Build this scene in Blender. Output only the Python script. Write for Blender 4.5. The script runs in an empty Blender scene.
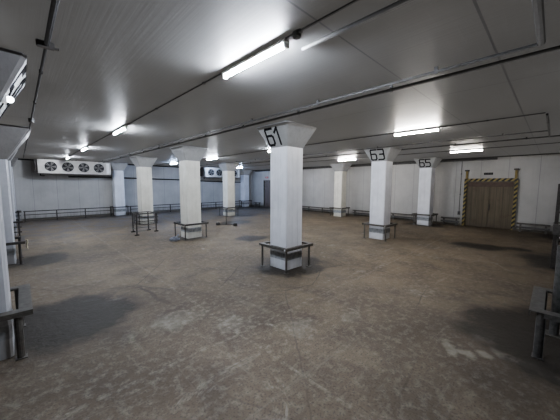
import bpy, bmesh, math, random
from mathutils import Vector, Matrix
random.seed(7)
col = bpy.context.scene.collection
PI = math.pi
H = 3.95                      # ceiling height
XR, YL, XL, YB = 13.29, 18.36, -12.6, -12.6   # inner faces of the walls
S, CT, CB = 0.336, 0.607, 3.38                # shaft half width, capital half width, capital bottom

# ------------------------------------------------------------------ materials
def new_mat(name):
    m = bpy.data.materials.new(name); m.use_nodes = True
    nt = m.node_tree; b = nt.nodes['Principled BSDF']
    return m, nt, b

class NT:
    """small helper to write node maths"""
    def __init__(s, nt): s.nt = nt
    def n(s, t, **k):
        o = s.nt.nodes.new(t)
        for a, v in k.items(): setattr(o, a, v)
        return o
    def link(s, a, b): s.nt.links.new(a, b)
    def math(s, op, a, b=None, c=None, clamp=False):
        o = s.n('ShaderNodeMath', operation=op); o.use_clamp = clamp
        for i, v in enumerate((a, b, c)):
            if v is None: continue
            if isinstance(v, (int, float)): o.inputs[i].default_value = v
            else: s.link(v, o.inputs[i])
        return o.outputs[0]
    def coords(s, scale=(1, 1, 1), kind='Object', rot=(0, 0, 0)):
        if not hasattr(s, 'tc'): s.tc = s.n('ShaderNodeTexCoord')
        mp = s.n('ShaderNodeMapping'); mp.inputs['Scale'].default_value = scale
        mp.inputs['Rotation'].default_value = rot
        s.link(s.tc.outputs[kind], mp.inputs[0]); return mp.outputs[0]
    def noise(s, scale, detail=4, rough=.55, co=None, dist=0):
        o = s.n('ShaderNodeTexNoise'); o.inputs['Scale'].default_value = scale
        o.inputs['Detail'].default_value = detail; o.inputs['Roughness'].default_value = rough
        o.inputs['Distortion'].default_value = dist
        if co is not None: s.link(co, o.inputs[0])
        return o.outputs[0]
    def ramp(s, fac, a, b, ca=(0, 0, 0, 1), cb=(1, 1, 1, 1)):
        o = s.n('ShaderNodeMapRange'); o.inputs[1].default_value = a; o.inputs[2].default_value = b
        o.clamp = True
        s.link(fac, o.inputs[0]); return o.outputs[0]
    def mix(s, fac, a, b, mode='MIX'):
        o = s.n('ShaderNodeMix', data_type='RGBA', blend_type=mode)
        for i, v in ((0, fac), (6, a), (7, b)):
            if isinstance(v, (int, float)): o.inputs[i].default_value = v
            elif isinstance(v, tuple): o.inputs[i].default_value = (*v, 1) if len(v) == 3 else v
            else: s.link(v, o.inputs[i])
        return o.outputs[2]
    def bump(s, h, strength, dist, b):
        o = s.n('ShaderNodeBump'); o.inputs['Strength'].default_value = strength
        o.inputs['Distance'].default_value = dist
        s.link(h, o.inputs['Height']); s.link(o.outputs[0], b.inputs['Normal'])

def simple(name, c, rough=.6, metal=0, var=.25, scale=6, bump=.0):
    m, nt, b = new_mat(name); k = NT(nt)
    n = k.noise(scale, 5, .6, k.coords())
    f = k.ramp(n, .3, .7)
    cc = k.mix(f, tuple(x*(1-var) for x in c), tuple(min(1, x*(1+var)) for x in c))
    k.link(cc, b.inputs['Base Color'])
    b.inputs['Roughness'].default_value = rough; b.inputs['Metallic'].default_value = metal
    if bump: k.bump(k.noise(scale*6, 3, .6, k.coords()), bump, .01, b)
    return m

def mat_floor():
    m, nt, b = new_mat('concrete_floor'); k = NT(nt)
    co = k.coords()
    sep = k.n('ShaderNodeSeparateXYZ'); k.link(co, sep.inputs[0])
    X, Y = sep.outputs[0], sep.outputs[1]
    big = k.noise(.28, 3, .6, co); mid = k.noise(1.3, 6, .62, co, .4); fine = k.noise(9, 6, .7, co)
    speck = k.noise(38, 3, .6, co)
    base = k.mix(k.ramp(big, .35, .65), (.115, .094, .072), (.198, .163, .125))
    base = k.mix(k.ramp(k.math('ADD', X, Y), -5.0, 4.0), base, k.mix(1.0, base, (1.02, 1.0, .92), 'MULTIPLY'))
    base = k.mix(k.math('MULTIPLY', k.ramp(mid, .42, .66), .7), base, (.080, .068, .056))
    base = k.mix(k.math('MULTIPLY', k.ramp(fine, .48, .66), .5), base, (.27, .245, .21))
    base = k.mix(k.math('MULTIPLY', k.ramp(speck, .52, .66), .55), base, (.055, .050, .046))
    # scraped pale tracks that run with the traffic
    st = k.noise(1.0, 5, .7, k.coords((.35, 4.2, 1), rot=(0, 0, .55)), .3)
    base = k.mix(k.math('MULTIPLY', k.ramp(st, .60, .74), .38), base, (.29, .275, .25))
    st2 = k.noise(1.0, 5, .7, k.coords((5, .3, 1), rot=(0, 0, .2)), .3)
    base = k.mix(k.math('MULTIPLY', k.ramp(st2, .62, .74), .28), base, (.27, .25, .225))
    # the far left bay is damp and bluish
    damp = k.math('MULTIPLY', k.ramp(Y, 6.5, 13), k.ramp(mid, .38, .6))
    base = k.mix(k.math('MULTIPLY', damp, .7), base, (.075, .078, .092))
    # pale crust patches
    ch = k.noise(.9, 7, .75, k.coords((1, 1, 1)), 1.2)
    base = k.mix(k.math('MULTIPLY', k.ramp(ch, .63, .70), .5), base, (.36, .345, .315))
    # cracks
    v = k.n('ShaderNodeTexVoronoi', feature='DISTANCE_TO_EDGE'); v.inputs['Scale'].default_value = .42
    wob = k.n('ShaderNodeMix', data_type='VECTOR'); wob.inputs[0].default_value = .12
    k.link(co, wob.inputs[4])
    nc = k.n('ShaderNodeTexNoise'); nc.inputs['Scale'].default_value = 1.6; k.link(co, nc.inputs[0]); nc.inputs['Detail'].default_value = 6
    k.link(nc.outputs[1], wob.inputs[5]); k.link(wob.outputs[1], v.inputs[0])
    cr = k.math('MULTIPLY', k.math('LESS_THAN', v.outputs[0], .0045), k.ramp(big, .42, .6))
    base = k.mix(k.math('MULTIPLY', cr, .5), base, (.05, .046, .042))
    # construction joints on the column grid, filled pale
    for src, off in ((Y, -2.0), (Y, 4.2), (X, -3.1), (X, 3.0), (Y, 10.0), (X, 9.0)):
        w = k.math('ADD', src, k.math('MULTIPLY', k.math('SUBTRACT', mid, .5), .10))
        d = k.math('ABSOLUTE', k.math('SUBTRACT', w, off))
        ln = k.math('MULTIPLY', k.math('LESS_THAN', d, .028), k.ramp(fine, .42, .58))
        base = k.mix(k.math('MULTIPLY', ln, .28), base, (.30, .28, .25))
    # damp stains and pale marks: soft fields stored on the floor mesh, broken up by noise
    def attr(nm):
        o = k.n('ShaderNodeAttribute'); o.attribute_name = nm; return o.outputs[2]
    jag = k.math('MULTIPLY', k.math('SUBTRACT', k.math('ADD', k.math('MULTIPLY', mid, .65), k.math('MULTIPLY', fine, .35)), .5), 1.5)
    wet = k.math('MULTIPLY', k.ramp(k.math('ADD', attr('damp'), jag), .16, .42), k.ramp(attr('damp'), .05, .3))
    soft = attr('shade')  # soft shade painted into the floor colour, round columns and near edges
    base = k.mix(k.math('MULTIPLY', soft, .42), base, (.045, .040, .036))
    pal = k.math('MULTIPLY', k.ramp(k.math('ADD', attr('pale'), jag), .35, .65), k.ramp(attr('pale'), .05, .3))
    base = k.mix(k.math('MULTIPLY', pal, .42), base, (.34, .325, .29))
    base = k.mix(k.math('MULTIPLY', wet, .9), base, (.030, .027, .024))
    k.link(base, b.inputs['Base Color'])
    r = k.math('ADD', k.math('MULTIPLY', fine, .25), .55)
    r = k.math('SUBTRACT', r, k.math('MULTIPLY', wet, .12))
    r = k.math('SUBTRACT', r, k.math('MULTIPLY', damp, .15), clamp=True)
    k.link(r, b.inputs['Roughness']); b.inputs['Specular IOR Level'].default_value = .16
    hh = k.math('ADD', k.math('MULTIPLY', mid, .6), k.math('MULTIPLY', fine, .4))
    k.bump(hh, .7, .04, b)
    return m

def mat_ceiling():
    m, nt, b = new_mat('painted_ceiling'); k = NT(nt); co = k.coords()
    n = k.noise(.5, 5, .6, co); f = k.noise(1, 4, .7, k.coords((1.2, 30, 1)))
    c = k.mix(k.ramp(n, .35, .65), (.125, .125, .125), (.145, .145, .145))
    c = k.mix(k.math('MULTIPLY', k.ramp(f, .55, .8), .25), c, (.18, .18, .18))
    sep = k.n('ShaderNodeSeparateXYZ'); k.link(co, sep.inputs[0])
    # panel joints: across every 6 m plus a few, along on the light rows
    for src, off, w in ((1, -4.75, .012), (1, -3.62, .010), (1, 3.75, .014), (1, 9.6, .012), (0, -5.15, .012), (0, 0.0, .008), (0, 5.6, .01)):
        d = k.math('ABSOLUTE', k.math('SUBTRACT', sep.outputs[src], off))
        c = k.mix(k.math('MULTIPLY', k.math('LESS_THAN', d, w), .75), c, (.07, .07, .075))
    k.link(c, b.inputs['Base Color'])
    k.link(k.math('ADD', k.math('MULTIPLY', n, .15), .36), b.inputs['Roughness'])
    b.inputs['Specular IOR Level'].default_value = .22
    wv = k.noise(1, 3, .6, k.coords((26, .5, 1)))
    k.bump(wv, .08, .02, b)
    return m

def mat_wall(name, c1, c2, axis):
    m, nt, b = new_mat(name); k = NT(nt); co = k.coords()
    n = k.noise(.6, 5, .6, co); st = k.noise(1, 5, .7, k.coords((6, 6, .35)))
    c = k.mix(k.ramp(n, .35, .65), c1, c2)
    c = k.mix(k.math('MULTIPLY', k.ramp(st, .52, .78), .22), c, tuple(x*.55 for x in c1))
    sep = k.n('ShaderNodeSeparateXYZ'); k.link(co, sep.inputs[0])
    p = k.math('PINGPONG', k.math('ADD', sep.outputs[axis], 60.0), .60)
    ln = k.math('LESS_THAN', p, .011)
    c = k.mix(k.math('MULTIPLY', ln, .45), c, (.10, .10, .11))
    dirt = k.math('MULTIPLY', k.ramp(sep.outputs[2], .55, .0), k.ramp(st, .25, .6))
    c = k.mix(k.math('MULTIPLY', dirt, .6), c, (.12, .11, .10))
    k.link(c, b.inputs['Base Color']); b.inputs['Roughness'].default_value = .55
    h = k.math('SUBTRACT', k.math('MULTIPLY', n, .4), ln)
    k.bump(h, .3, .02, b)
    return m

def mat_column(name, c1, c2):
    m, nt, b = new_mat(name); k = NT(nt); co = k.coords()
    n = k.noise(1.4, 6, .65, co); st = k.noise(1, 6, .7, k.coords((16, 16, .6)))
    c = k.mix(k.ramp(n, .35, .65), c1, c2)
    c = k.mix(k.math('MULTIPLY', k.ramp(st, .52, .8), .45), c, tuple(x*.55 for x in c1))
    sep = k.n('ShaderNodeSeparateXYZ'); k.link(co, sep.inputs[0])
    ch = k.math('MULTIPLY', k.ramp(sep.outputs[2], .5, .0), k.ramp(n, .35, .6))
    c = k.mix(k.math('MULTIPLY', ch, .5), c, (.22, .21, .19))
    k.link(c, b.inputs['Base Color']); b.inputs['Roughness'].default_value = .42
    k.bump(st, .35, .015, b)
    return m

def mat_steel(name, c, rough=.5, rust=.3, metal=.5):
    m, nt, b = new_mat(name); k = NT(nt); co = k.coords()
    n = k.noise(14, 5, .65, co); n2 = k.noise(3, 5, .65, co)
    cc = k.mix(k.ramp(n, .35, .65), tuple(x*.7 for x in c), tuple(x*1.25 for x in c))
    cc = k.mix(k.math('MULTIPLY', k.ramp(n2, .55, .7), rust), cc, (.10, .055, .032))
    k.link(cc, b.inputs['Base Color']); b.inputs['Roughness'].default_value = rough; b.inputs['Metallic'].default_value = metal
    k.bump(n, .15, .004, b)
    return m

def mat_hazard(axis):
    m, nt, b = new_mat('hazard_stripes'); k = NT(nt); co = k.coords()
    sep = k.n('ShaderNodeSeparateXYZ'); k.link(co, sep.inputs[0])
    s = k.math('ADD', sep.outputs[2], sep.outputs[1])
    p = k.math('LESS_THAN', k.math('FRACT', k.math('MULTIPLY', k.math('ADD', s, 40), 4.0)), .5)
    n = k.noise(12, 5, .6, co)
    y = k.mix(k.ramp(n, .3, .75), (.20, .155, .045), (.36, .285, .10))
    k.link(k.mix(p, y, (.012, .012, .012)), b.inputs['Base Color']); b.inputs['Roughness'].default_value = .6
    return m

def mat_door(name, c1, c2):
    m, nt, b = new_mat(name); k = NT(nt); co = k.coords()
    st = k.noise(1, 6, .7, k.coords((1, 9, .5))); n = k.noise(2.2, 6, .7, co)
    c = k.mix(k.ramp(st, .3, .7), c1, c2)
    c = k.mix(k.math('MULTIPLY', k.ramp(n, .55, .72), .6), c, (.075, .045, .028))
    sep = k.n('ShaderNodeSeparateXYZ'); k.link(co, sep.inputs[0])
    p = k.math('PINGPONG', k.math('ADD', sep.outputs[1], 30.0), .14)
    c = k.mix(k.math('MULTIPLY', k.math('LESS_THAN', p, .010), .5), c, (.04, .03, .022))
    c = k.mix(k.math('MULTIPLY', k.ramp(sep.outputs[2], .7, 0), .45), c, (.06, .05, .038))
    k.link(c, b.inputs['Base Color']); b.inputs['Roughness'].default_value = .6
    k.bump(st, .3, .02, b)
    return m

def mat_emit(name, c, s):
    m, nt, b = new_mat(name); k = NT(nt)
    b.inputs['Base Color'].default_value = (.8, .8, .8, 1)
    b.inputs['Emission Color'].default_value = (*c, 1); b.inputs['Emission Strength'].default_value = s
    return m

M = dict(
    floor=mat_floor(), ceiling=mat_ceiling(),
    wall_r=mat_wall('white_panel_wall', (.36, .355, .345), (.43, .425, .415), 1),
    wall_l=mat_wall('bluish_panel_wall', (.37, .365, .355), (.45, .445, .435), 0),
    column=mat_column('white_column_paint', (.61, .63, .68), (.73, .75, .80)),
    column_warm=mat_column('cream_column_paint', (.575, .565, .51), (.69, .68, .62)),
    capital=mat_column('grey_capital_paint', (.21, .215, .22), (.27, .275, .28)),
    capital_shaded=mat_column('shaded_capital_paint', (.11, .11, .112), (.145, .145, .15)),  # capital paint darkened, shade of the left row put into the colour
    column_shaded=mat_column('shaded_column_paint', (.38, .39, .42), (.47, .48, .51)),  # white column paint darkened to carry the left row's shade
    band=simple('grey_band_paint', (.30, .315, .33), .6, 0, .3, 9, .1),
    black=simple('black_paint', (.014, .014, .016), .5, 0, .2),
    steel=mat_steel('galvanised_steel', (.105, .10, .092), .5, .35, .3),
    steel_dark=mat_steel('dark_steel', (.058, .054, .052), .55, .5, .3),
    steel_blue=mat_steel('bluish_steel', (.105, .103, .10), .45, .3, .35),
    pipe=simple('grey_pipe', (.055, .055, .055), .55, 0, .3, 8),
    pipe_light=simple('light_grey_pipe', (.095, .095, .095), .5, 0, .2, 8),
    pipe_black=simple('black_insulated_pipe', (.016, .016, .018), .85, 0, .3, 8),
    alu=simple('evaporator_sheet_metal', (.48, .46, .43), .38, .35, .12, 5, .05),
    grille=simple('black_fan_grille', (.02, .02, .022), .5, .2, .2),
    fan=simple('fan_blade_metal', (.20, .19, .18), .5, .3, .2),
    hazard=mat_hazard(1), door=mat_door('brown_door_boards', (.085, .068, .045), (.155, .128, .088)),
    door2=mat_door('dark_door_boards', (.10, .085, .085), (.17, .145, .14)),
    frame=simple('door_frame_steel', (.13, .12, .10), .6, 0, .3),
    white=simple('white_plastic', (.72, .72, .72), .5, 0, .05),
    red=simple('red_sign', (.45, .03, .02), .5, 0, .1),
    bag=simple('grey_blue_plastic', (.12, .13, .16), .4, 0, .3, 9),
    rag=simple('beige_cloth', (.34, .30, .22), .9, 0, .2, 20),
    tube=mat_emit('lit_tube', (1.0, .94, .86), 240.0), tube_blue=mat_emit('cold_lit_tube', (.84, .90, 1.0), 320.0), tube_cold=mat_emit('coldest_lit_tube', (.50, .66, 1.0), 300.0), tube_mid=mat_emit('medium_lit_tube', (1.0, .95, .89), 185.0), tube_weak=mat_emit('weak_lit_tube', (1.0, .93, .85), 60.0),
    bulb=mat_emit('lit_bulb', (.9, .95, 1.0), 9.0),
)

M['black'].node_tree.nodes['Principled BSDF'].inputs['Specular IOR Level'].default_value = .05
M['black'].node_tree.nodes['Principled BSDF'].inputs['Roughness'].default_value = .9
# ------------------------------------------------------------------ mesh helpers
class MB:
    def __init__(s): s.bm = bmesh.new()
    def box(s, x0, x1, y0, y1, z0, z1, bev=0, rot=None):
        r = bmesh.ops.create_cube(s.bm, size=1)
        vs = r['verts']
        bmesh.ops.scale(s.bm, vec=(abs(x1-x0), abs(y1-y0), abs(z1-z0)), verts=vs)
        if bev:
            es = list({e for v in vs for e in v.link_edges})
            r2 = bmesh.ops.bevel(s.bm, geom=es, offset=bev, segments=2, affect='EDGES')
            vs = list({v for f in r2['faces'] for v in f.verts} | {v for v in vs if v.is_valid})
        if rot: bmesh.ops.rotate(s.bm, verts=vs, cent=(0, 0, 0), matrix=rot)
        bmesh.ops.translate(s.bm, vec=((x0+x1)/2, (y0+y1)/2, (z0+z1)/2), verts=vs)
        return s
    def tube(s, pts, r, seg=10, cap=True):
        pts = [Vector(p) for p in pts]; rings = []
        for i, p in enumerate(pts):
            if i == 0: d = pts[1]-p
            elif i == len(pts)-1: d = p-pts[i-1]
            else: d = (pts[i+1]-p).normalized() + (p-pts[i-1]).normalized()
            d.normalize()
            up = Vector((0, 0, 1)) if abs(d.z) < .95 else Vector((1, 0, 0))
            a = d.cross(up).normalized(); b = d.cross(a)
            k = 1
            if 0 < i < len(pts)-1:
                c = d.dot((p-pts[i-1]).normalized()); k = 1/max(c, .5)
            rr = r[i] if isinstance(r, (list, tuple)) else r
            rings.append([s.bm.verts.new(p + (a*math.cos(t)+b*math.sin(t))*rr*(k if k else 1)) for t in [2*PI*j/seg for j in range(seg)]])
        for i in range(len(rings)-1):
            for j in range(seg):
                s.bm.faces.new((rings[i][j], rings[i][(j+1) % seg], rings[i+1][(j+1) % seg], rings[i+1][j]))
        if cap:
            s.bm.faces.new(rings[0][::-1]); s.bm.faces.new(rings[-1])
        return s
    def poly(s, vs, faces):
        v = [s.bm.verts.new(p) for p in vs]
        for f in faces: s.bm.faces.new([v[i] for i in f])
        return s
    def loft(s, secs, close=True):
        rs = [[s.bm.verts.new(p) for p in q] for q in secs]; n = len(rs[0])
        for i in range(len(rs)-1):
            for j in range(n):
                s.bm.faces.new((rs[i][j], rs[i][(j+1) % n], rs[i+1][(j+1) % n], rs[i+1][j]))
        if close: s.bm.faces.new(rs[0][::-1]); s.bm.faces.new(rs[-1])
        return s
    def build(s, name, mat, parent=None, loc=(0, 0, 0), smooth=False):
        bmesh.ops.recalc_face_normals(s.bm, faces=s.bm.faces)
        me = bpy.data.meshes.new(name); s.bm.to_mesh(me); s.bm.free()
        if smooth:
            for p in me.polygons: p.use_smooth = True
        me.materials.append(mat)
        o = bpy.data.objects.new(name, me); col.objects.link(o); o.location = loc
        if parent: o.parent = parent
        return o

def empty(name, loc=(0, 0, 0), rz=0):
    o = bpy.data.objects.new(name, None); col.objects.link(o); o.location = loc; o.rotation_euler.z = rz
    o.empty_display_size = .1
    return o
def tag(o, label=None, cat=None, group=None, kind=None):
    for a, v in (('label', label), ('category', cat), ('group', group), ('kind', kind)):
        if v: o[a] = v
    return o
def struct(o, label, cat):
    return tag(o, label, cat, kind='structure')
def children(o): return [c for c in list(o.children)]
def copy_tree(o, parent=None):
    c = o.copy(); col.objects.link(c)
    if parent: c.parent = parent
    for ch in children(o): copy_tree(ch, c)
    return c

# ------------------------------------------------------------------ the room
T = .25
def build_floor():
    damp = [(-4.95, .45, .85, .9, 1), (.1, -.15, 1.0, .9, .75), (7.25, -3.45, .55, .75, 1), (7.7, -4.5, .25, .45, .9), (1.75, 3.9, .6, .5, 1),
            (4.2, 8.5, .9, .7, 1), (6.3, -6.0, 1.3, 1.1, .9), (12, -6, 1.3, 1.2, .8), (-.1, 6.0, .8, .8, .55), (6.6, 11.4, 1.2, .9, .8),
            (11.7, 16.6, 2.0, 2.2, .8), (-5.2, 5.7, .9, .8, .65), (.3, -5.6, 1.2, 1.1, .9), (12.0, 0, 1.0, 1.2, .6), (0, 12, .9, .9, .6), (-.2, 17.3, 5.5, .7, .55)]
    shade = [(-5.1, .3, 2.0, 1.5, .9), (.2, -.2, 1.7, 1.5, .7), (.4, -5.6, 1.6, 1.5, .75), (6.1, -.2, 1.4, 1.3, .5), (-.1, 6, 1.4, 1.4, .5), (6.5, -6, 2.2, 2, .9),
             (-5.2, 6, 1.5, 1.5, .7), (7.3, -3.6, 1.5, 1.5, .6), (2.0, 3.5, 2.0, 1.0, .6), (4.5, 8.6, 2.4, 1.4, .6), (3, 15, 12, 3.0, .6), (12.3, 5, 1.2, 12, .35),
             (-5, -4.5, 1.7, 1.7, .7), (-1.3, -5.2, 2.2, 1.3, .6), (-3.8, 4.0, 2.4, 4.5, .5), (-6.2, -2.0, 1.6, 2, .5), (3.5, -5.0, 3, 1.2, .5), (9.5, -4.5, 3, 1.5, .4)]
    pale = [(-4.25, .75, .28, .14, .9), (-4.6, 1.1, .2, .1, .7), (-3.6, -.9, .9, .5, .5), (-2.4, -2.6, .6, .5, .5), (1.0, -3.4, .8, .5, .45), (4.2, -2.6, .9, .5, .4),
            (-3.0, -1.6, .5, .5, .45), (-1.4, -2.9, .6, .3, .5), (3.2, .6, .5, .3, .5), (-.4, -4.75, .25, .15, .9)]
    segs = [((-1.1, -1.5), (6.0, -2.45), .5), ((-.75, -5.05), (-1.15, -4.55), 1.0), ((-.75, -5.05), (-.9, -5.6), .9), ((-.9, -4.3), (-1.3, -4.5), .7), ((-3.0, 2.0), (-1.1, -1.5), .42),
            ((-4.5, -.9), (-3.05, -.65), .5), ((1.5, 3.0), (1.1, -3.2), .35)]
    fx, fy = .16, .16
    nx, ny = int((XR+T-XL+T)/fx), int((YL+T-YB+T)/fy)
    x0, y0 = XL-T, YB-T; wx, wy = XR+T-x0, YL+T-y0
    vs = []; D = []; Sh = []; Pl = []
    def g(L, x, y):
        v = 0
        for (cx, cy, rx, ry, a) in L:
            d = ((x-cx)/rx)**2 + ((y-cy)/ry)**2
            if d < 6: v = max(v, a*math.exp(-d*.9))
        return v
    for j in range(ny+1):
        for i in range(nx+1):
            x, y = x0+wx*i/nx, y0+wy*j/ny
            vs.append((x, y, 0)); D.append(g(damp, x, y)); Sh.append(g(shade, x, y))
            p = g(pale, x, y)
            for (a, b, w_) in segs:
                ax, ay = a; bx, by = b; L2 = (bx-ax)**2+(by-ay)**2
                t = max(0, min(1, ((x-ax)*(bx-ax)+(y-ay)*(by-ay))/L2))
                d = math.hypot(x-ax-t*(bx-ax), y-ay-t*(by-ay))
                p = max(p, w_*math.exp(-(d/.10)**2))
            Pl.append(p)
    fs = [(j*(nx+1)+i, j*(nx+1)+i+1, (j+1)*(nx+1)+i+1, (j+1)*(nx+1)+i) for j in range(ny) for i in range(nx)]
    n = len(vs)
    for z in (-.002, -T):
        vs += [(x0, y0, z), (x0+wx, y0, z), (x0+wx, y0+wy, z), (x0, y0+wy, z)]
    fs += [(n+3, n+2, n+1, n), (n+4, n+5, n+6, n+7)] + [(n+a, n+(a+1) % 4, n+4+(a+1) % 4, n+4+a) for a in range(4)]
    me = bpy.data.meshes.new('floor'); me.from_pydata(vs, [], fs); me.materials.append(M['floor'])
    for nm, L in (('damp', D), ('shade', Sh), ('pale', Pl)):
        at = me.attributes.new(nm, 'FLOAT', 'POINT'); at.data.foreach_set('value', L+[0]*8)
    o = bpy.data.objects.new('floor', me); col.objects.link(o); return o
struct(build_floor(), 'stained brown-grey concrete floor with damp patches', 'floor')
struct(MB().box(XL-T, XR+T, YB-T, YL+T, H, H+T).build('ceiling', M['ceiling']), 'grey painted panel ceiling with dark joints', 'ceiling')
DY0, DY1, DZ = -3.88, -1.78, 2.60     # cold store door
EY0, EY1, EZ = 14.4, 16.25, 2.75      # far door
wr = MB()
for (a, b, z0, z1) in ((YB, DY0, 0, H), (DY1, EY0, 0, H), (EY1, YL+T, 0, H), (DY0, DY1, DZ, H), (EY0, EY1, EZ, H)):
    wr.box(XR, XR+T, a, b, z0, z1)
struct(wr.build('wall_right', M['wall_r']), 'white insulated panel wall with the hazard-striped door', 'wall')
struct(MB().box(XL-T, XR, YL, YL+T, 0, H).build('wall_left', M['wall_l']), 'bluish white panel wall behind the fan coolers', 'wall')
struct(MB().box(XL-T, XL, YB, YL, 0, H).build('wall_back', M['wall_l']), 'white panel wall beyond the left edge', 'wall')
struct(MB().box(XL-T, XR+T, YB-T, YB, 0, H).build('wall_front', M['wall_r']), 'white panel wall behind the camera', 'wall')
struct(MB().box(XR-.035, XR, YB, DY0-.2, 0, .10).box(XR-.035, XR, DY1+.2, EY0-.12, 0, .10).box(XR-.035, XR, EY1+.12, YL-.035, 0, .10).build('baseboard_right', M['frame']), 'dirty grey kerb along the foot of the right wall', 'baseboard')
struct(MB().box(XL, XR, YL-.018, YL, 0, .12).build('baseboard_left', M['frame']), 'dark kerb along the foot of the left wall', 'baseboard')
struct(MB().box(XR-.05, XR, YB, YL-.05, H-.055, H).build('trim_right', M['pipe']), 'dark cove strip where right wall meets ceiling', 'trim')
struct(MB().box(XL, XR, YL-.018, YL, H-.09, H).build('trim_left', M['pipe_black']), 'dark cove strip where left wall meets ceiling', 'trim')

# the hazard-striped door
d1 = struct(empty('door_1', (XR, (DY0+DY1)/2, 0)), 'brown boarded door framed in yellow and black stripes', 'door')
hw = (DY1-DY0)/2
MB().box(.06, .14, -hw, -.006, .02, DZ-.02).build('door_leaf', M['door'], d1)
MB().box(.06, .14, .006, hw, .02, DZ-.02).build('door_leaf', M['door'], d1)
MB().box(-.01, .055, -hw+.05, hw-.05, DZ-.30, DZ-.05, .006).build('header_board', simple('rusty_header', (.085, .055, .042), .6, 0, .3), d1)
MB().box(-.06, .16, -hw-.13, -hw, 0, DZ).build('striped_post', M['hazard'], d1)
MB().box(-.06, .16, hw, hw+.13, 0, DZ).build('striped_post', M['hazard'], d1)
MB().box(-.06, .16, -hw-.13, hw+.13, DZ, DZ+.16).build('striped_lintel', M['hazard'], d1)
MB().box(-.10, -.06, -hw-.20, -hw-.06, 0, .18).box(-.075, -.06, -hw-.17, -hw-.13, .18, DZ+.1).build('edge_rail', M['steel'], d1)
yel = simple('dirty_yellow_paint', (.22, .16, .05), .6, 0, .3)
for sgn in (-1, 1):
    y = sgn*(hw+.03)
    e = MB().box(-.10, -.02, y-.05, y+.05, DZ+.16, DZ+.58).build('upright_post', yel, d1)
    MB().box(-.16, 0, y-.10, y+.10, DZ+.58, DZ+.66, .01).build('cap_plate', M['steel_dark'], e)
MB().box(-.04, .055, -.06, -.02, 1.0, 1.35, .01).build('door_handle', M['steel_dark'], d1)

d2 = struct(empty('door_2', (XR, (EY0+EY1)/2, 0)), 'dark brown door near the far corner', 'door')
hw2 = (EY1-EY0)/2
MB().box(.05, .13, -hw2, hw2, .02, EZ-.02).build('door_leaf', M['door2'], d2)
MB().box(-.05, .15, -hw2-.1, -hw2, 0, EZ).box(-.05, .15, hw2, hw2+.1, 0, EZ).box(-.05, .15, -hw2-.1, hw2+.1, EZ, EZ+.1).build('door_frame', M['frame'], d2)
MB().box(-.03, .045, -hw2+.15, -hw2+.2, 1.0, 1.3).build('door_handle', M['steel_dark'], d2)

sg = tag(empty('wall_sign', (XR-.02, -2.74, 3.02)), 'small dark plate on the wall above the striped door', 'sign')
MB().box(-.015, .018, -.20, .20, -.06, .06, .004).build('plate', M['black'], sg)
MB().box(-.019, -.0155, -.165, -.06, -.022, .022).box(-.019, -.0155, -.03, .05, -.022, .022).box(-.019, -.0155, .08, .16, -.022, .022).build('faded_marking', M['pipe'], sg)
sg = tag(empty('wall_sign', (XR-.02, 15.85, 3.12)), 'small red sign above the dark far door', 'sign')
MB().box(-.015, .018, -.22, .22, -.08, .08, .004).build('plate', M['red'], sg)
MB().box(-.02, -.0155, -.16, .16, -.015, .015).build('pale_marking', M['white'], sg)

sw = tag(empty('wall_switch', (XR, -1.47, .62)), 'pull switch box under a vertical conduit left of the striped door', 'switch')
MB().box(-.09, 0, -.06, .06, 0, .22, .01).build('switch_box', M['pipe_light'], sw)
MB().tube([(-.03, 0, .22), (-.03, 0, 3.15)], .013, 8).build('conduit', M['pipe'], sw)
for z in (1.2, 2.4): MB().box(-.05, 0, -.03, .03, z, z+.04).build('clip', M['pipe'], sw)
MB().tube([(-.10, 0, .14), (-.09, 0, .08)], .018, 8).build('lever', M['black'], sw)

# ------------------------------------------------------------------ columns
def stroke(pts, w):
    """flat polyline outline quads in 2D: list of quads"""
    out = []
    for (x0, y0), (x1, y1) in zip(pts, pts[1:]):
        dx, dy = x1-x0, y1-y0; L = math.hypot(dx, dy); dx /= L; dy /= L
        nx, ny = -dy*w/2, dx*w/2; e = w*.42
        out.append([(x0-dx*e+nx, y0-dy*e+ny), (x1+dx*e+nx, y1+dy*e+ny), (x1+dx*e-nx, y1+dy*e-ny), (x0-dx*e-nx, y0-dy*e-ny)])
    return out
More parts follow.
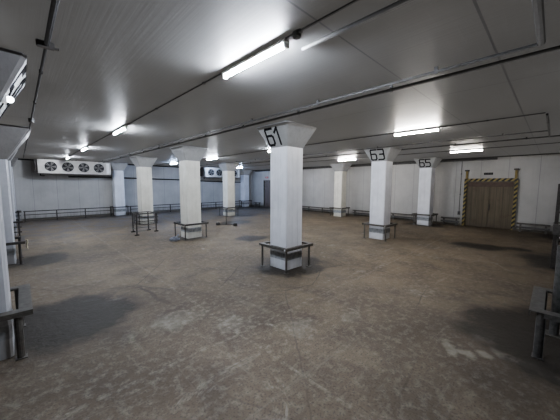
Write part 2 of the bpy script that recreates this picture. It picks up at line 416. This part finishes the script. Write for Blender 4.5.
# angular stencil digits in a 0.6 x 1 cell
DIG = {
    '6': [[(.60, 1), (.06, 1), (.0, .93), (.0, .10), (.10, 0), (.44, 0), (.54, .12), (.54, .48), (.44, .58), (.0, .58)]],
    '1': [[(.02, .74), (.30, 1), (.30, 0)]],
    '3': [[(.02, 1), (.52, 1), (.56, .9), (.56, .60), (.46, .53), (.16, .53)], [(.46, .53), (.56, .44), (.56, .10), (.46, 0), (0, 0)]],
    '5': [[(.58, 1), (.02, 1), (.02, .58), (.44, .58), (.54, .48), (.54, .12), (.44, 0), (.0, 0)]],
    '9': [[(0, 0), (.44, 0), (.54, .10), (.54, .90), (.44, 1), (.10, 1), (.0, .90), (.0, .55), (.10, .45), (.54, .45)]],
}
def digits(par, text, s0, s1, z0, z1, face, size=.40, w=.056, vc=.50, gap=.12, aspect=.66):
    """paint numbers on a sloping capital face; face '-x' or '+x'"""
    n = len(text); cw = size*aspect
    tot = n*cw + (n-1)*gap*size*1.2
    for i, ch in enumerate(text):
        m = MB(); k = 0
        ox = -tot/2 + i*(cw+gap*size*1.2)
        for pl in DIG[ch]:
            pl = [(ox + px/.6*cw, (py-.5)*size) for px, py in pl]
            for q in stroke(pl, w):
                k += 1
                vs = []
                for off in (.004+.0006*k, -.004):
                    for (u, v) in q:
                        zz = (z0+z1)/2 + (vc-.5)*(z1-z0) + v
                        t = (zz-z0)/(z1-z0); hf = s0+(s1-s0)*t + off
                        vs.append((-hf, -u, zz) if face == '-x' else (hf, u, zz))
                m.poly(vs, [(0, 1, 2, 3), (7, 6, 5, 4), (0, 4, 5, 1), (1, 5, 6, 2), (2, 6, 7, 3), (3, 7, 4, 0)])
        m.build('painted_digit', M['black'], par)

def octo(h, c, z):
    return [(-h+c, -h, z), (h-c, -h, z), (h, -h+c, z), (h, h-c, z), (h-c, h, z), (-h+c, h, z), (-h, h-c, z), (-h, -h+c, z)]

def column(a, b, label, number=None, face='-x', ct=CT, cb=CB, warm=False, band=True):
    x, y = a*6, b*6
    t = tag(empty('column', (x, y, 0)), label, 'column', 'white square columns with flared heads')
    mat = M['column_shaded'] if a < 0 else M['column_warm'] if warm else M['column']
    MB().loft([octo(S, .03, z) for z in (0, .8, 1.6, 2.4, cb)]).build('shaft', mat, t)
    cp = MB().loft([octo(S, .03, cb), octo(ct, .05, H-.035), octo(ct, .05, H)]).build('capital', M['capital_shaded' if a < 0 else 'capital'], t)
    rr = random.Random(int(a*31+b*7))
    # thin sheet seams that run up the cladding
    m = MB()
    for f in (-.11, .12):
        m.box(-S-.006, -S+.002, f-.005, f+.005, .02, cb-.02).box(f-.005, f+.005, -S-.006, -S+.002, .02, cb-.02)
    m.build('cladding_seam', mat, t)
    if band:
        MB().loft([octo(S+.006, .03, .27), octo(S+.006, .03, .46)]).build('grey_band', M['band'], t)
    if number: digits(cp, number, S, ct, cb, H-.035, face, **({} if face == '-x' else dict(size=.62, w=.085, vc=.5, gap=.35, aspect=.42)))
    return t

column(0, 0, 'nearest central white column painted 61 on its flared head', '61')
column(1, 0, 'white column painted 63 on its head, right of column 61', '63')
column(2, 0, 'white column painted 65 beside the wall rails', '65')
column(0, 1, 'cream column left of column 61, with a grey bag at its foot', warm=True)
column(0, 2, 'cream column behind the tall steel frame on the left', warm=True)
column(0, 3, 'white column standing against the left wall beside the four-fan cooler')
column(2, 1, 'white column by the right wall between columns 61 and 63', warm=True)
column(1, 2, 'cream column in front of the farther fan cooler', warm=True)
column(2, 3, 'bluish column in the far corner of the hall')
column(-1, 0, 'close white column cut by the left edge, broad head', '59', '+x', .70, 3.2)
column(-1, 1, 'second column along the left edge with a very broad head', None, '-x', .88, 3.05)
column(-1, 2, 'third column in the row along the left edge', None, '-x')
column(-1, 3, 'last column in the left edge row, against the left wall', None, '-x')
column(1, -1, 'column at right edge beside the tall steel ladder frame')
column(2, -1, 'far column at right edge next to the right wall rails')
column(0, -1, 'close column beyond the right edge inside the wide guard rail')
column(1, 1, 'column hidden directly behind column 61')
column(2, 2, 'column hidden two bays behind column 61')
column(1, 3, 'column hidden behind the cream column with the bag', warm=True)

# ------------------------------------------------------------------ guards round the columns
def guard(cx, cy, label, x0=-.56, x1=.56, y0=-.56, y1=.56, z=.67, w=.10, pr=.028, mat='steel', mids=False, over=.07):
    t = tag(empty('column_guard', (cx, cy, 0)), label, 'guard rail', 'steel guard rails round the columns')
    m = M[mat]; th = .012
    def rail(ax0, ax1, ay0, ay1, lip):
        k = MB().box(ax0, ax1, ay0, ay1, z-th, z)
        if lip == 'x0': k.box(ax0, ax0+th, ay0, ay1, z-.07, z-th)
        if lip == 'x1': k.box(ax1-th, ax1, ay0, ay1, z-.07, z-th)
        if lip == 'y0': k.box(ax0, ax1, ay0, ay0+th, z-.07, z-th)
        if lip == 'y1': k.box(ax0, ax1, ay1-th, ay1, z-.07, z-th)
        k.build('rail', m, t)
    rail(x0, x0+w, y0+w, y1-w, 'x0'); rail(x1-w, x1, y0+w, y1-w, 'x1')
    rail(x0-over*0, x1+over*0, y0, y0+w, 'y0'); rail(x0, x1, y1-w, y1, 'y1')
    i = w/2
    for px, py in ((x0+i, y0+i), (x1-i-.08, y0+i), (x0+i, y1-i-.05), (x1-i-.08, y1-i-.05)):
        p = MB().tube([(px, py, 0), (px, py, z-th)], pr, 12).build('post', m, t)
        MB().box(px-.06, px+.06, py-.06, py+.06, 0, .012).build('foot_plate', m, p)
    if mids:
        for zz in (.40, .18):
            MB().box(x0+i-.015, x0+i+.015, y0+i, y1-i, zz-.02, zz+.02).build('lower_rail', m, t)
            MB().box(x0+i, x1-i, y0+i-.015, y0+i+.015, zz-.02, zz+.02).build('lower_rail', m, t)
    return t
guard(0, 0, 'grey steel guard around the foot of column 61')
guard(6, 0, 'grey steel guard around the foot of column 63')
guard(12, 0, 'steel guard around the foot of column 65')
guard(0, 6, 'thin dark guard round the cream column with the grey bag', mat='steel_dark', w=.06, pr=.022)
guard(0, 12, 'dark guard round the cream column behind the tall frame', mat='steel_dark', w=.06, pr=.022, mids=True)
guard(0, 18, 'dark guard round the column against the left wall', y1=.33, mat='steel_dark', w=.06, pr=.025)
guard(12, 6, 'steel guard round the column at the right wall between 61 and 63')
guard(6, 12, 'dark guard round the cream column before the farther cooler', mat='steel_dark', w=.06, pr=.022)
guard(12, 18, 'dark guard round the bluish column in the far corner', y1=.33, mat='steel_dark', w=.07, pr=.025)
guard(-6, 0, 'wide steel guard with a thick post at the left foreground', x0=-.56, x1=.56, y0=-.50, y1=.80, w=.14, pr=.042, z=.66, mat='steel')
guard(-6, 6, 'steel guard round the second column at the left edge', w=.08, pr=.03, mat='steel_dark')
guard(-6, 12, 'steel guard round the third column in the left edge row', mat='steel_dark', mids=True)
guard(-6, 18, 'steel guard at the last left edge column by the wall', y1=.33, mat='steel_dark', mids=True)
guard(6, -6, 'steel guard beside the tall ladder frame at right edge', mat='steel_dark')
guard(12, -6, 'steel guard of the far column at the right edge', mat='steel')
g0 = guard(0, -6, 'wide steel guard with thick posts at the right foreground', x0=-.56, x1=.72, y0=-.6, y1=.78, w=.15, pr=.05, z=.66, mat='steel_blue')
MB().tube([(.47, .50, 0), (.47, .50, 1.44)], .055, 14).build('tall_post', M['steel_blue'], g0)
MB().box(.36, .58, .40, .60, 0, .014).build('foot_plate', M['steel'], g0)
guard(6, 6, 'steel guard hidden behind column 61')
guard(12, 12, 'steel guard hidden two bays behind column 61')
guard(6, 18, 'dark guard hidden behind the cream column with the bag', y1=.33, mat='steel_dark')

# ------------------------------------------------------------------ rails along the walls
def wall_rail_x(x, ya, yb, label):         # along the right wall
    t = tag(empty('wall_rail', (x, (ya+yb)/2, 0)), label, 'wall rail', 'low bumper rails along the right wall')
    h = (yb-ya)/2; n = max(2, round((yb-ya)/1.7)+1)
    MB().box(-.09, .07, -h, h, .45, .475).box(-.09, -.07, -h, h, .40, .45).build('rail', M['steel'], t)
    MB().box(-.075, -.045, -h, h, .20, .29).build('rail', M['steel_blue'], t)
    for i in range(n):
        y = -h+.15 + (2*h-.3)*i/(n-1)
        MB().box(-.045, .035, y-.04, y+.04, 0, .45).build('post', M['steel'], t)
wall_rail_x(12.85, -11.8, -6.75, 'low wall rail past the right edge column')
wall_rail_x(12.85, -5.35, -4.12, 'short low steel rail right of the striped door')
wall_rail_x(12.85, -1.62, -.66, 'short low steel rail between column 65 and the striped door')
wall_rail_x(12.85, .66, 5.34, 'low steel rail on right wall between column 65 and next column')
wall_rail_x(12.85, 6.66, 11.34, 'low steel rail seen just right of column 61')
wall_rail_x(12.85, 12.66, 14.1, 'low steel rail hidden behind column 61')
wall_rail_x(12.85, 16.4, 17.3, 'short low steel rail between the dark far door and the corner')
def wall_rail_y(y, xa, xb, label, n):
    t = tag(empty('wall_rail', ((xa+xb)/2, y, 0)), label, 'wall rail', 'dark three-bar rails along the left wall')
    h = (xb-xa)/2
    for z, r in ((.64, .032), (.42, .024), (.14, .024)):
        MB().tube([(-h, 0, z), (h, 0, z)], r, 8).build('rail', M['steel_dark'], t)
    for i in range(n):
        x = -h+.05+(2*h-.1)*i/(n-1)
        MB().box(x-.03, x+.03, -.03, .03, 0, .66).build('post', M['steel_dark'], t)
        if i < n-1: pass
wall_rail_y(17.62, -5.36, -.62, 'long dark three-bar rail below the four-fan cooler', 4)
wall_rail_y(17.62, .62, 5.36, 'dark rail along left wall between the two cream columns', 4)
wall_rail_y(17.62, 6.62, 11.34, 'dark rail along left wall below the farther cooler', 4)

# ------------------------------------------------------------------ lamps
def make_lamp():
    t = tag(empty('ceiling_lamp'), 'lamp', 'ceiling lamp', 'tube lamps under the ceiling')
    MB().box(-.042, .042, -.62, .62, .020, .055, .006).build('housing', M['white'], t)
    MB().tube([(0, -.585, 0), (0, -.2, 0), (0, .2, 0), (0, .585, 0)], .022, 10).build('tube', M['tube'], t)
    for s in (-1, 1): MB().box(-.03, .03, s*.585, s*.62, -.028, .02).build('end_cap', M['white'], t)
    for s in (-.4, .4): MB().box(.0235, .040, s-.02, s+.02, .055, .081).build('hanger', M['pipe'], t)
    return t
lamps = [(-3.30, -2.60, 'brightest and nearest lit tube lamp, left of column 61'), (-3.3, 3.45, 'second lit tube lamp in the left row, beyond the nearest'),
         (-3.3, 9.1, 'third lit tube lamp in the left row'), (-3.3, 14.6, 'farthest lit tube lamp of the left row, above the four-fan cooler'),
         (2.80, -2.45, 'lit tube lamp above and right of column 63'), (2.80, 3.3, 'lit tube lamp hidden behind the head of column 61'),
         (2.80, 8.85, 'lit tube lamp right of the cream column head'), (2.80, 14.3, 'lit tube lamp left of the cream column head'),
         (8.80, -2.5, 'lit tube lamp right of column 65, before the striped door'), (8.80, 3.5, 'lit tube lamp above the head of the right wall column'),
         (8.80, 8.6, 'small lit lamp end peeping left of the column 61 shaft'), (8.80, 14.6, 'smallest far lit lamp beside the farther cooler')]
proto = make_lamp()
for i, (x, y, lb) in enumerate(lamps):
    o = proto if i == 0 else copy_tree(proto)
    o.location = (x, y, 3.868); o['label'] = lb
    tb = [q for q in o.children if q.name.startswith('tube')][0]
    km = 'tube_blue' if i == 0 else 'tube_cold' if i in (7, 11) else 'tube_weak' if i == 8 else 'tube_mid' if i in (4, 9, 10) else 'tube'
    if km != 'tube':
        tb.data = tb.data.copy(); tb.data.materials[0] = M[km]
# little bulkhead lamp on the left column head
bl = tag(empty('bulkhead_lamp', (-5.53, -.36, 3.44)), 'small bright round lamp on the head of the left foreground column', 'lamp')
MB().box(-.03, .02, -.05, .05, -.05, .05, .008).build('housing', M['white'], bl)
bmx = MB(); bmesh.ops.create_icosphere(bmx.bm, subdivisions=2, radius=.04); bmx.build('bulb', M['bulb'], bl, (.045, 0, 0))

# ------------------------------------------------------------------ pipes and cables below the ceiling
def pipe(name, pts, r, mat, label, cat='pipe', clips=2.0, group=None, seg=8):
    t = tag(empty(name, pts[0]), label, cat, group)
    P = [tuple(Vector(p)-Vector(pts[0])) for p in pts]
    MB().tube(P, r, seg).build('run', M[mat], t)
    for p, q in zip(P, P[1:]):
        L = (Vector(q)-Vector(p)).length
        for i in range(int(L/clips)):
            c = Vector(p).lerp(Vector(q), (i+.5)*clips/L)
            top = H-pts[0][2]
            if abs(q[2]-p[2]) < .05 and top < .4:
                MB().box(c.x-.02, c.x+.02, c.y-.02, c.y+.02, c.z-r*1.25, top).build('clip', M[mat], t)
    return t
pipe('ceiling_pipe', [(-1.33, -5.12, 3.89), (-1.33, 18.2, 3.89)], .022, 'pipe', 'upper of the two parallel pipes crossing the ceiling before column 61')
pipe('ceiling_pipe', [(-1.07, -12.4, 3.89), (-1.07, 18.2, 3.89)], .026, 'pipe', 'lower of the two parallel pipes crossing the ceiling before column 61')
pipe('ceiling_duct', [(-7.0, -5.14, 3.90), (-1.33, -5.14, 3.90)], .035, 'pipe_light', 'pale flat duct at top right ending at the double pipe', 'duct')
cond = pipe('ceiling_conduit', [(-3.30, -12.4, 3.936), (-3.30, 17.1, 3.936)], .012, 'pipe', 'dark conduit that carries the left row of lamps', 'conduit')
pipe('cable_strip', [(-3.02, -12.4, 3.92), (-3.02, -3.2, 3.92)], .026, 'pipe_light', 'pale strip running from the nearest lamp to the top edge', 'duct')
pipe('ceiling_conduit', [(2.80, -5.1, 3.936), (2.80, 18.2, 3.936)], .012, 'pipe', 'dark conduit that carries the lamp row past column 63', 'conduit')
pipe('ceiling_pipe', [(2.80, -5.13, 3.90), (6.4, -5.13, 3.90)], .022, 'pipe', 'short cross pipe joining two conduits at upper right', 'pipe')
pipe('ceiling_pipe', [(6.55, -5.6, 3.90), (6.55, 5.0, 3.90), (6.55, 17.9, 3.90)], .022, 'pipe', 'pipe crossing above columns 63 and 65')
pipe('ceiling_pipe', [(5.25, -5.13, 3.90), (5.25, 17.9, 3.90)], .018, 'pipe', 'thin pipe touching the head of column 63')
pipe('ceiling_conduit', [(8.80, -12.4, 3.936), (8.80, 17.1, 3.936)], .012, 'pipe', 'conduit of the lamp row nearest the right wall', 'conduit')
cab1 = pipe('ceiling_cable', [(-5.15, -1.20, 3.92), (-5.15, 16.9, 3.92)], .016, 'pipe_black', 'black cable along the left of the ceiling', 'cable')
cab2 = pipe('ceiling_cable', [(-5.15, -12.4, 3.915), (-5.15, -1.25, 3.915)], .026, 'pipe_black', 'thick black cable section above the cross bracket at top left', 'cable')
def off(par, x, y, z): return Vector((x, y, z))-Vector(par.location)
c0 = off(cab2, -5.15, -1.25, 3.90)
b_ = MB().box(-.09, .07, -.02, .02, -.03, .05, .008).build('cross_bracket', M['steel_dark'], cab2, c0)
MB().tube([(.065, 0, -.01), (.11, -.01, -.01)], .014, 8).build('stub', M['steel_dark'], b_)
b_ = MB().tube([(0, 0, -.04), (0, 0, .05)], .055, 14).build('joint_box', M['pipe'], cab1, off(cab1, -5.15, 3.72, 3.90))
MB().tube([(0, 0, -.048), (0, 0, -.04)], .045, 14).build('lid', M['steel_dark'], b_)
b_ = MB().box(-.035, .035, -.035, .035, .0, .065, .006).build('joint_box', M['pipe_light'], cond, off(cond, -3.3, -3.36, 3.885))
MB().box(-.025, .025, -.025, .025, -.006, 0).build('lid', M['pipe'], b_)
# wall pipes
def wallpipe(pts, r, mat, label, axis):
    t = tag(empty('wall_pipe', pts[0]), label, 'pipe')
    P = [tuple(Vector(p)-Vector(pts[0])) for p in pts]
    MB().tube(P, r, 10).build('run', M[mat], t)
    L = (Vector(P[-1])-Vector(P[0])).length
    for i in range(int(L/2.2)):
        c = Vector(P[0]).lerp(Vector(P[-1]), (i+.5)*2.2/L)
        m = MB()
        if axis == 'y': m.box(c.x-.02, c.x+.02, c.y, YL-pts[0][1], c.z-.02, c.z+.02)
        else: m.box(c.x, XR-pts[0][0], c.y-.02, c.y+.02, c.z-.02, c.z+.02)
        m.build('bracket', M['steel_dark'], t)
wallpipe([(-2.95, 18.27, 2.86), (-.36, 18.27, 2.86)], .05, 'pipe_black', 'black insulated pipe below the four-fan cooler', 'y')
wallpipe([(.36, 18.27, 2.85), (5.64, 18.27, 2.76)], .045, 'pipe_black', 'black insulated pipe on left wall between the cream columns', 'y')
wallpipe([(6.36, 18.27, 2.72), (11.64, 18.27, 2.6)], .045, 'pipe_black', 'black insulated pipe on left wall below the farther cooler', 'y')
wallpipe([(13.1, -3.1, 3.82), (13.1, 17.5, 3.82)], .06, 'pipe', 'thick grey pipe high along the right wall', 'x')

# ------------------------------------------------------------------ fan coolers
def make_cooler():
    t = tag(empty('fan_cooler'), 'cooler', 'cooling unit', 'four-fan cooling units by the left wall')
    W, D, Z0, Z1 = 1.95, .80, -.42, .42
    MB().box(-W, W, .03, D, Z0, Z1, .01).build('casing', M['alu'], t)
    f = MB().box(-W-.02, W+.02, 0, .03, Z0-.015, Z1+.015, .006)
    f.build('front_panel', M['alu'], t)
    MB().box(W-.25, W-.08, -.012, 0, Z0+.06, Z1-.06, .004).build('side_label_plate', M['white'], t)
    MB().box(-W-.16, -W, .1, D-.1, Z0+.04, Z1-.02, .01).build('end_box', M['steel_dark'], t)
    for i in range(4):
        x = -1.34+i*.86
        g = MB().tube([(x, -.004, 0), (x, -.02, 0)], .30, 28).build('fan_grille', M['grille'], t)
        b = MB()
        for kk in range(5):
            a = 2*PI*kk/5 + i
            c, s_ = math.cos(a), math.sin(a)
            pts = [(.05, -.03), (.26, -.09), (.27, .07), (.06, .03)]
            b.poly([(x+u*c-v*s_, -.030-(.010 if v < 0 else 0), u*s_+v*c) for u, v in pts], [(0, 1, 2, 3)])
        b.tube([(x, -.02, 0), (x, -.045, 0)], .06, 14)
        b.build('fan_blades', M['fan'], g)
        r = MB()
        for rad in (.30, .20, .11):
            n = 28
            r.tube([(x+rad*math.cos(2*PI*j/n), -.05, rad*math.sin(2*PI*j/n)) for j in range(n+1)], .008, 5, False)
        for j in range(4):
            a = PI*j/4+.3
            r.tube([(x-.3*math.cos(a), -.05, -.3*math.sin(a)), (x+.3*math.cos(a), -.05, .3*math.sin(a))], .006, 5)
        r.build('guard_wires', M['grille'], g)
    for s in (-1.6, 0, 1.6):
        MB().box(s-.02, s+.02, .1, .14, Z1, Z1+.065).box(s-.02, s+.02, .6, .64, Z1, Z1+.065).build('hanger', M['steel_dark'], t)
    MB().box(-W-.02, W+.02, .02, D, Z0-.05, Z0-.015, .005).build('drip_tray', M['steel'], t)
    MB().tube([(-W+.1, .4, Z0-.05), (-W+.1, .4, Z0-.14), (-W+.3, .75, Z0-.16)], .03, 8).build('drain_pipe', M['pipe_black'], t)
    return t
ev = make_cooler(); ev.location = (-2.58, 17.2, 3.47); ev['label'] = 'metal cooling unit with four black fans at the left'
e2 = copy_tree(ev); e2.location = (8.85, 17.2, 3.50); e2['label'] = 'cooling unit partly behind the far cream column, two fans showing'

# ------------------------------------------------------------------ loose steel frames and odd things
def posts_frame(loc, label, pts, z, name='steel_frame', lows=()):
    t = tag(empty(name, loc), label, 'steel frame')
    n = len(pts)
    for i, (x, y) in enumerate(pts):
        p = MB().tube([(x, y, 0), (x, y, z)], .028, 10).build('leg', M['steel_dark'], t)
        MB().box(x-.09, x+.09, y-.05, y+.05, 0, .04, .005).build('foot', M['black'], p)
    for i in range(n):
        a, b = pts[i], pts[(i+1) % n]
        MB().tube([(a[0], a[1], z-.02), (b[0], b[1], z-.02)], .022, 8).build('top_bar', M['steel_dark'], t)
        for zl in lows:
            MB().tube([(a[0], a[1], zl), (b[0], b[1], zl)], .012, 6).build('cross_bar', M['steel'], t)
    return t
posts_frame((-1.2, 8.4, 0), 'tall open steel frame standing before the left cream column', [(-.50, -.45), (.56, .12), (.40, .75), (-.35, .65)], .98, lows=(.18, .42))
ts = tag(empty('post_stand', (2.98, 7.75, 0)), 'thin upright stand on two black round weights behind column 61', 'stand')
MB().tube([(0, 0, .05), (0, 0, .98)], .022, 10).build('pole', M['steel_dark'], ts)
MB().tube([(-.25, .42, .06), (.28, -.45, .06)], .025, 8).build('base_bar', M['steel_dark'], ts)
for (x, y) in ((-.27, .45), (.30, -.48)):
    MB().tube([(x, y, 0), (x, y, .02), (x, y, .15), (x, y, .18)], [.10, .12, .11, .06], 16).build('weight', M['steel_dark'], ts)
MB().tube([(-.22, .36, .96), (.22, -.36, .96)], .018, 8).build('top_bar', M['steel_dark'], ts)

tl = tag(empty('ladder_frame', (5.36, -5.46, 0)), 'tall narrow steel ladder frame at the right edge', 'steel frame')
MB().box(-.04, .04, -.04, .04, 0, 2.42, .005).build('upright', M['steel_dark'], tl)
MB().box(-.04, .04, -.95, -.87, 0, 2.42, .005).build('upright', M['steel_dark'], tl)
for z in (.5, .95, 1.2, 1.62, 2.05):
    MB().box(-.02, .02, -.87, -.04, z-.025, z+.025).build('rung', M['steel'], tl)
MB().box(-.10, .06, -.10, .06, .98, 1.28, .01).build('clamp_bracket', M['steel_blue'], tl)
# crumpled bag
bg = MB(); bmesh.ops.create_icosphere(bg.bm, subdivisions=4, radius=1)
rr = random.Random(3)
from mathutils import noise as mn
for v in bg.bm.verts:
    n = mn.noise(v.co*2.2)*.28 + mn.noise(v.co*6)*.10
    v.co = v.co*(1+n); v.co = Vector((v.co.x*.20, v.co.y*.17, max(0, v.co.z*.10+.07)))
bo = tag(empty('plastic_bag', (-.93, 5.62, 0)), 'crumpled grey-blue bag on the floor beside a cream column', 'bag')
bg.build('sack', M['bag'], bo, smooth=True)
MB().tube([(.10, 0, .18), (.15, .02, .24), (.20, .0, .21)], [.035, .018, .03], 8).build('knot', M['bag'], bo)
# cloth over the second left guard
cl = MB()
N = 8; vs = []; fs = []
for i in range(N+1):
    for j in range(N+1):
        u, v = i/N, j/N
        vs.append((.02*math.sin(v*9)+.012*math.sin(u*7), (v-.5)*.22+.02*math.sin(u*5), -u*.26-.02*math.sin(v*6)*u))
for i in range(N):
    for j in range(N):
        a = i*(N+1)+j; fs.append((a, a+1, a+N+2, a+N+1))
cl.poly(vs, fs)
co = tag(cl.build('cloth_rag', M['rag'], None, (-5.40, 5.62, .685), True), 'beige rag hanging on the guard of the second left column', 'rag')

# ------------------------------------------------------------------ camera and world
w = bpy.data.worlds.new('world'); bpy.context.scene.world = w; w.use_nodes = True
w.node_tree.nodes['Background'].inputs[0].default_value = (.5, .55, .6, 1)
w.node_tree.nodes['Background'].inputs[1].default_value = .05
up = bpy.data.lights.new('bounce_fill', 'SUN'); up.energy = .62; up.use_shadow = False; up.specular_factor = 0; up.color = (1, .97, .93)  # added shadowless fill from below, evens out the ceiling
uo = bpy.data.objects.new('bounce_fill', up); col.objects.link(uo); uo.rotation_euler = (PI, 0, 0); uo.location = (3, 3, .5)
cam = bpy.data.cameras.new('camera'); cam.sensor_width = 36; cam.sensor_fit = 'HORIZONTAL'
cam.lens = 36*266.79/560; cam.clip_start = .05; cam.clip_end = 100
c = bpy.data.objects.new('camera', cam); col.objects.link(c)
yaw, pit, rol = .797, -.094, .004
F = Vector((math.cos(yaw)*math.cos(pit), math.sin(yaw)*math.cos(pit), math.sin(pit)))
R = Vector((math.sin(yaw), -math.cos(yaw), 0)); U = R.cross(F)
R2 = R*math.cos(rol)+U*math.sin(rol); U2 = U*math.cos(rol)-R*math.sin(rol)
mt = Matrix((R2, U2, -F)).transposed().to_4x4(); mt.translation = Vector((-5.475, -5.346, 2.358))
c.matrix_world = mt
bpy.context.scene.camera = c
sc = bpy.context.scene
sc.view_settings.view_transform = 'AgX'
sc.view_settings.look = 'AgX - Medium High Contrast'
sc.view_settings.exposure = 1.36
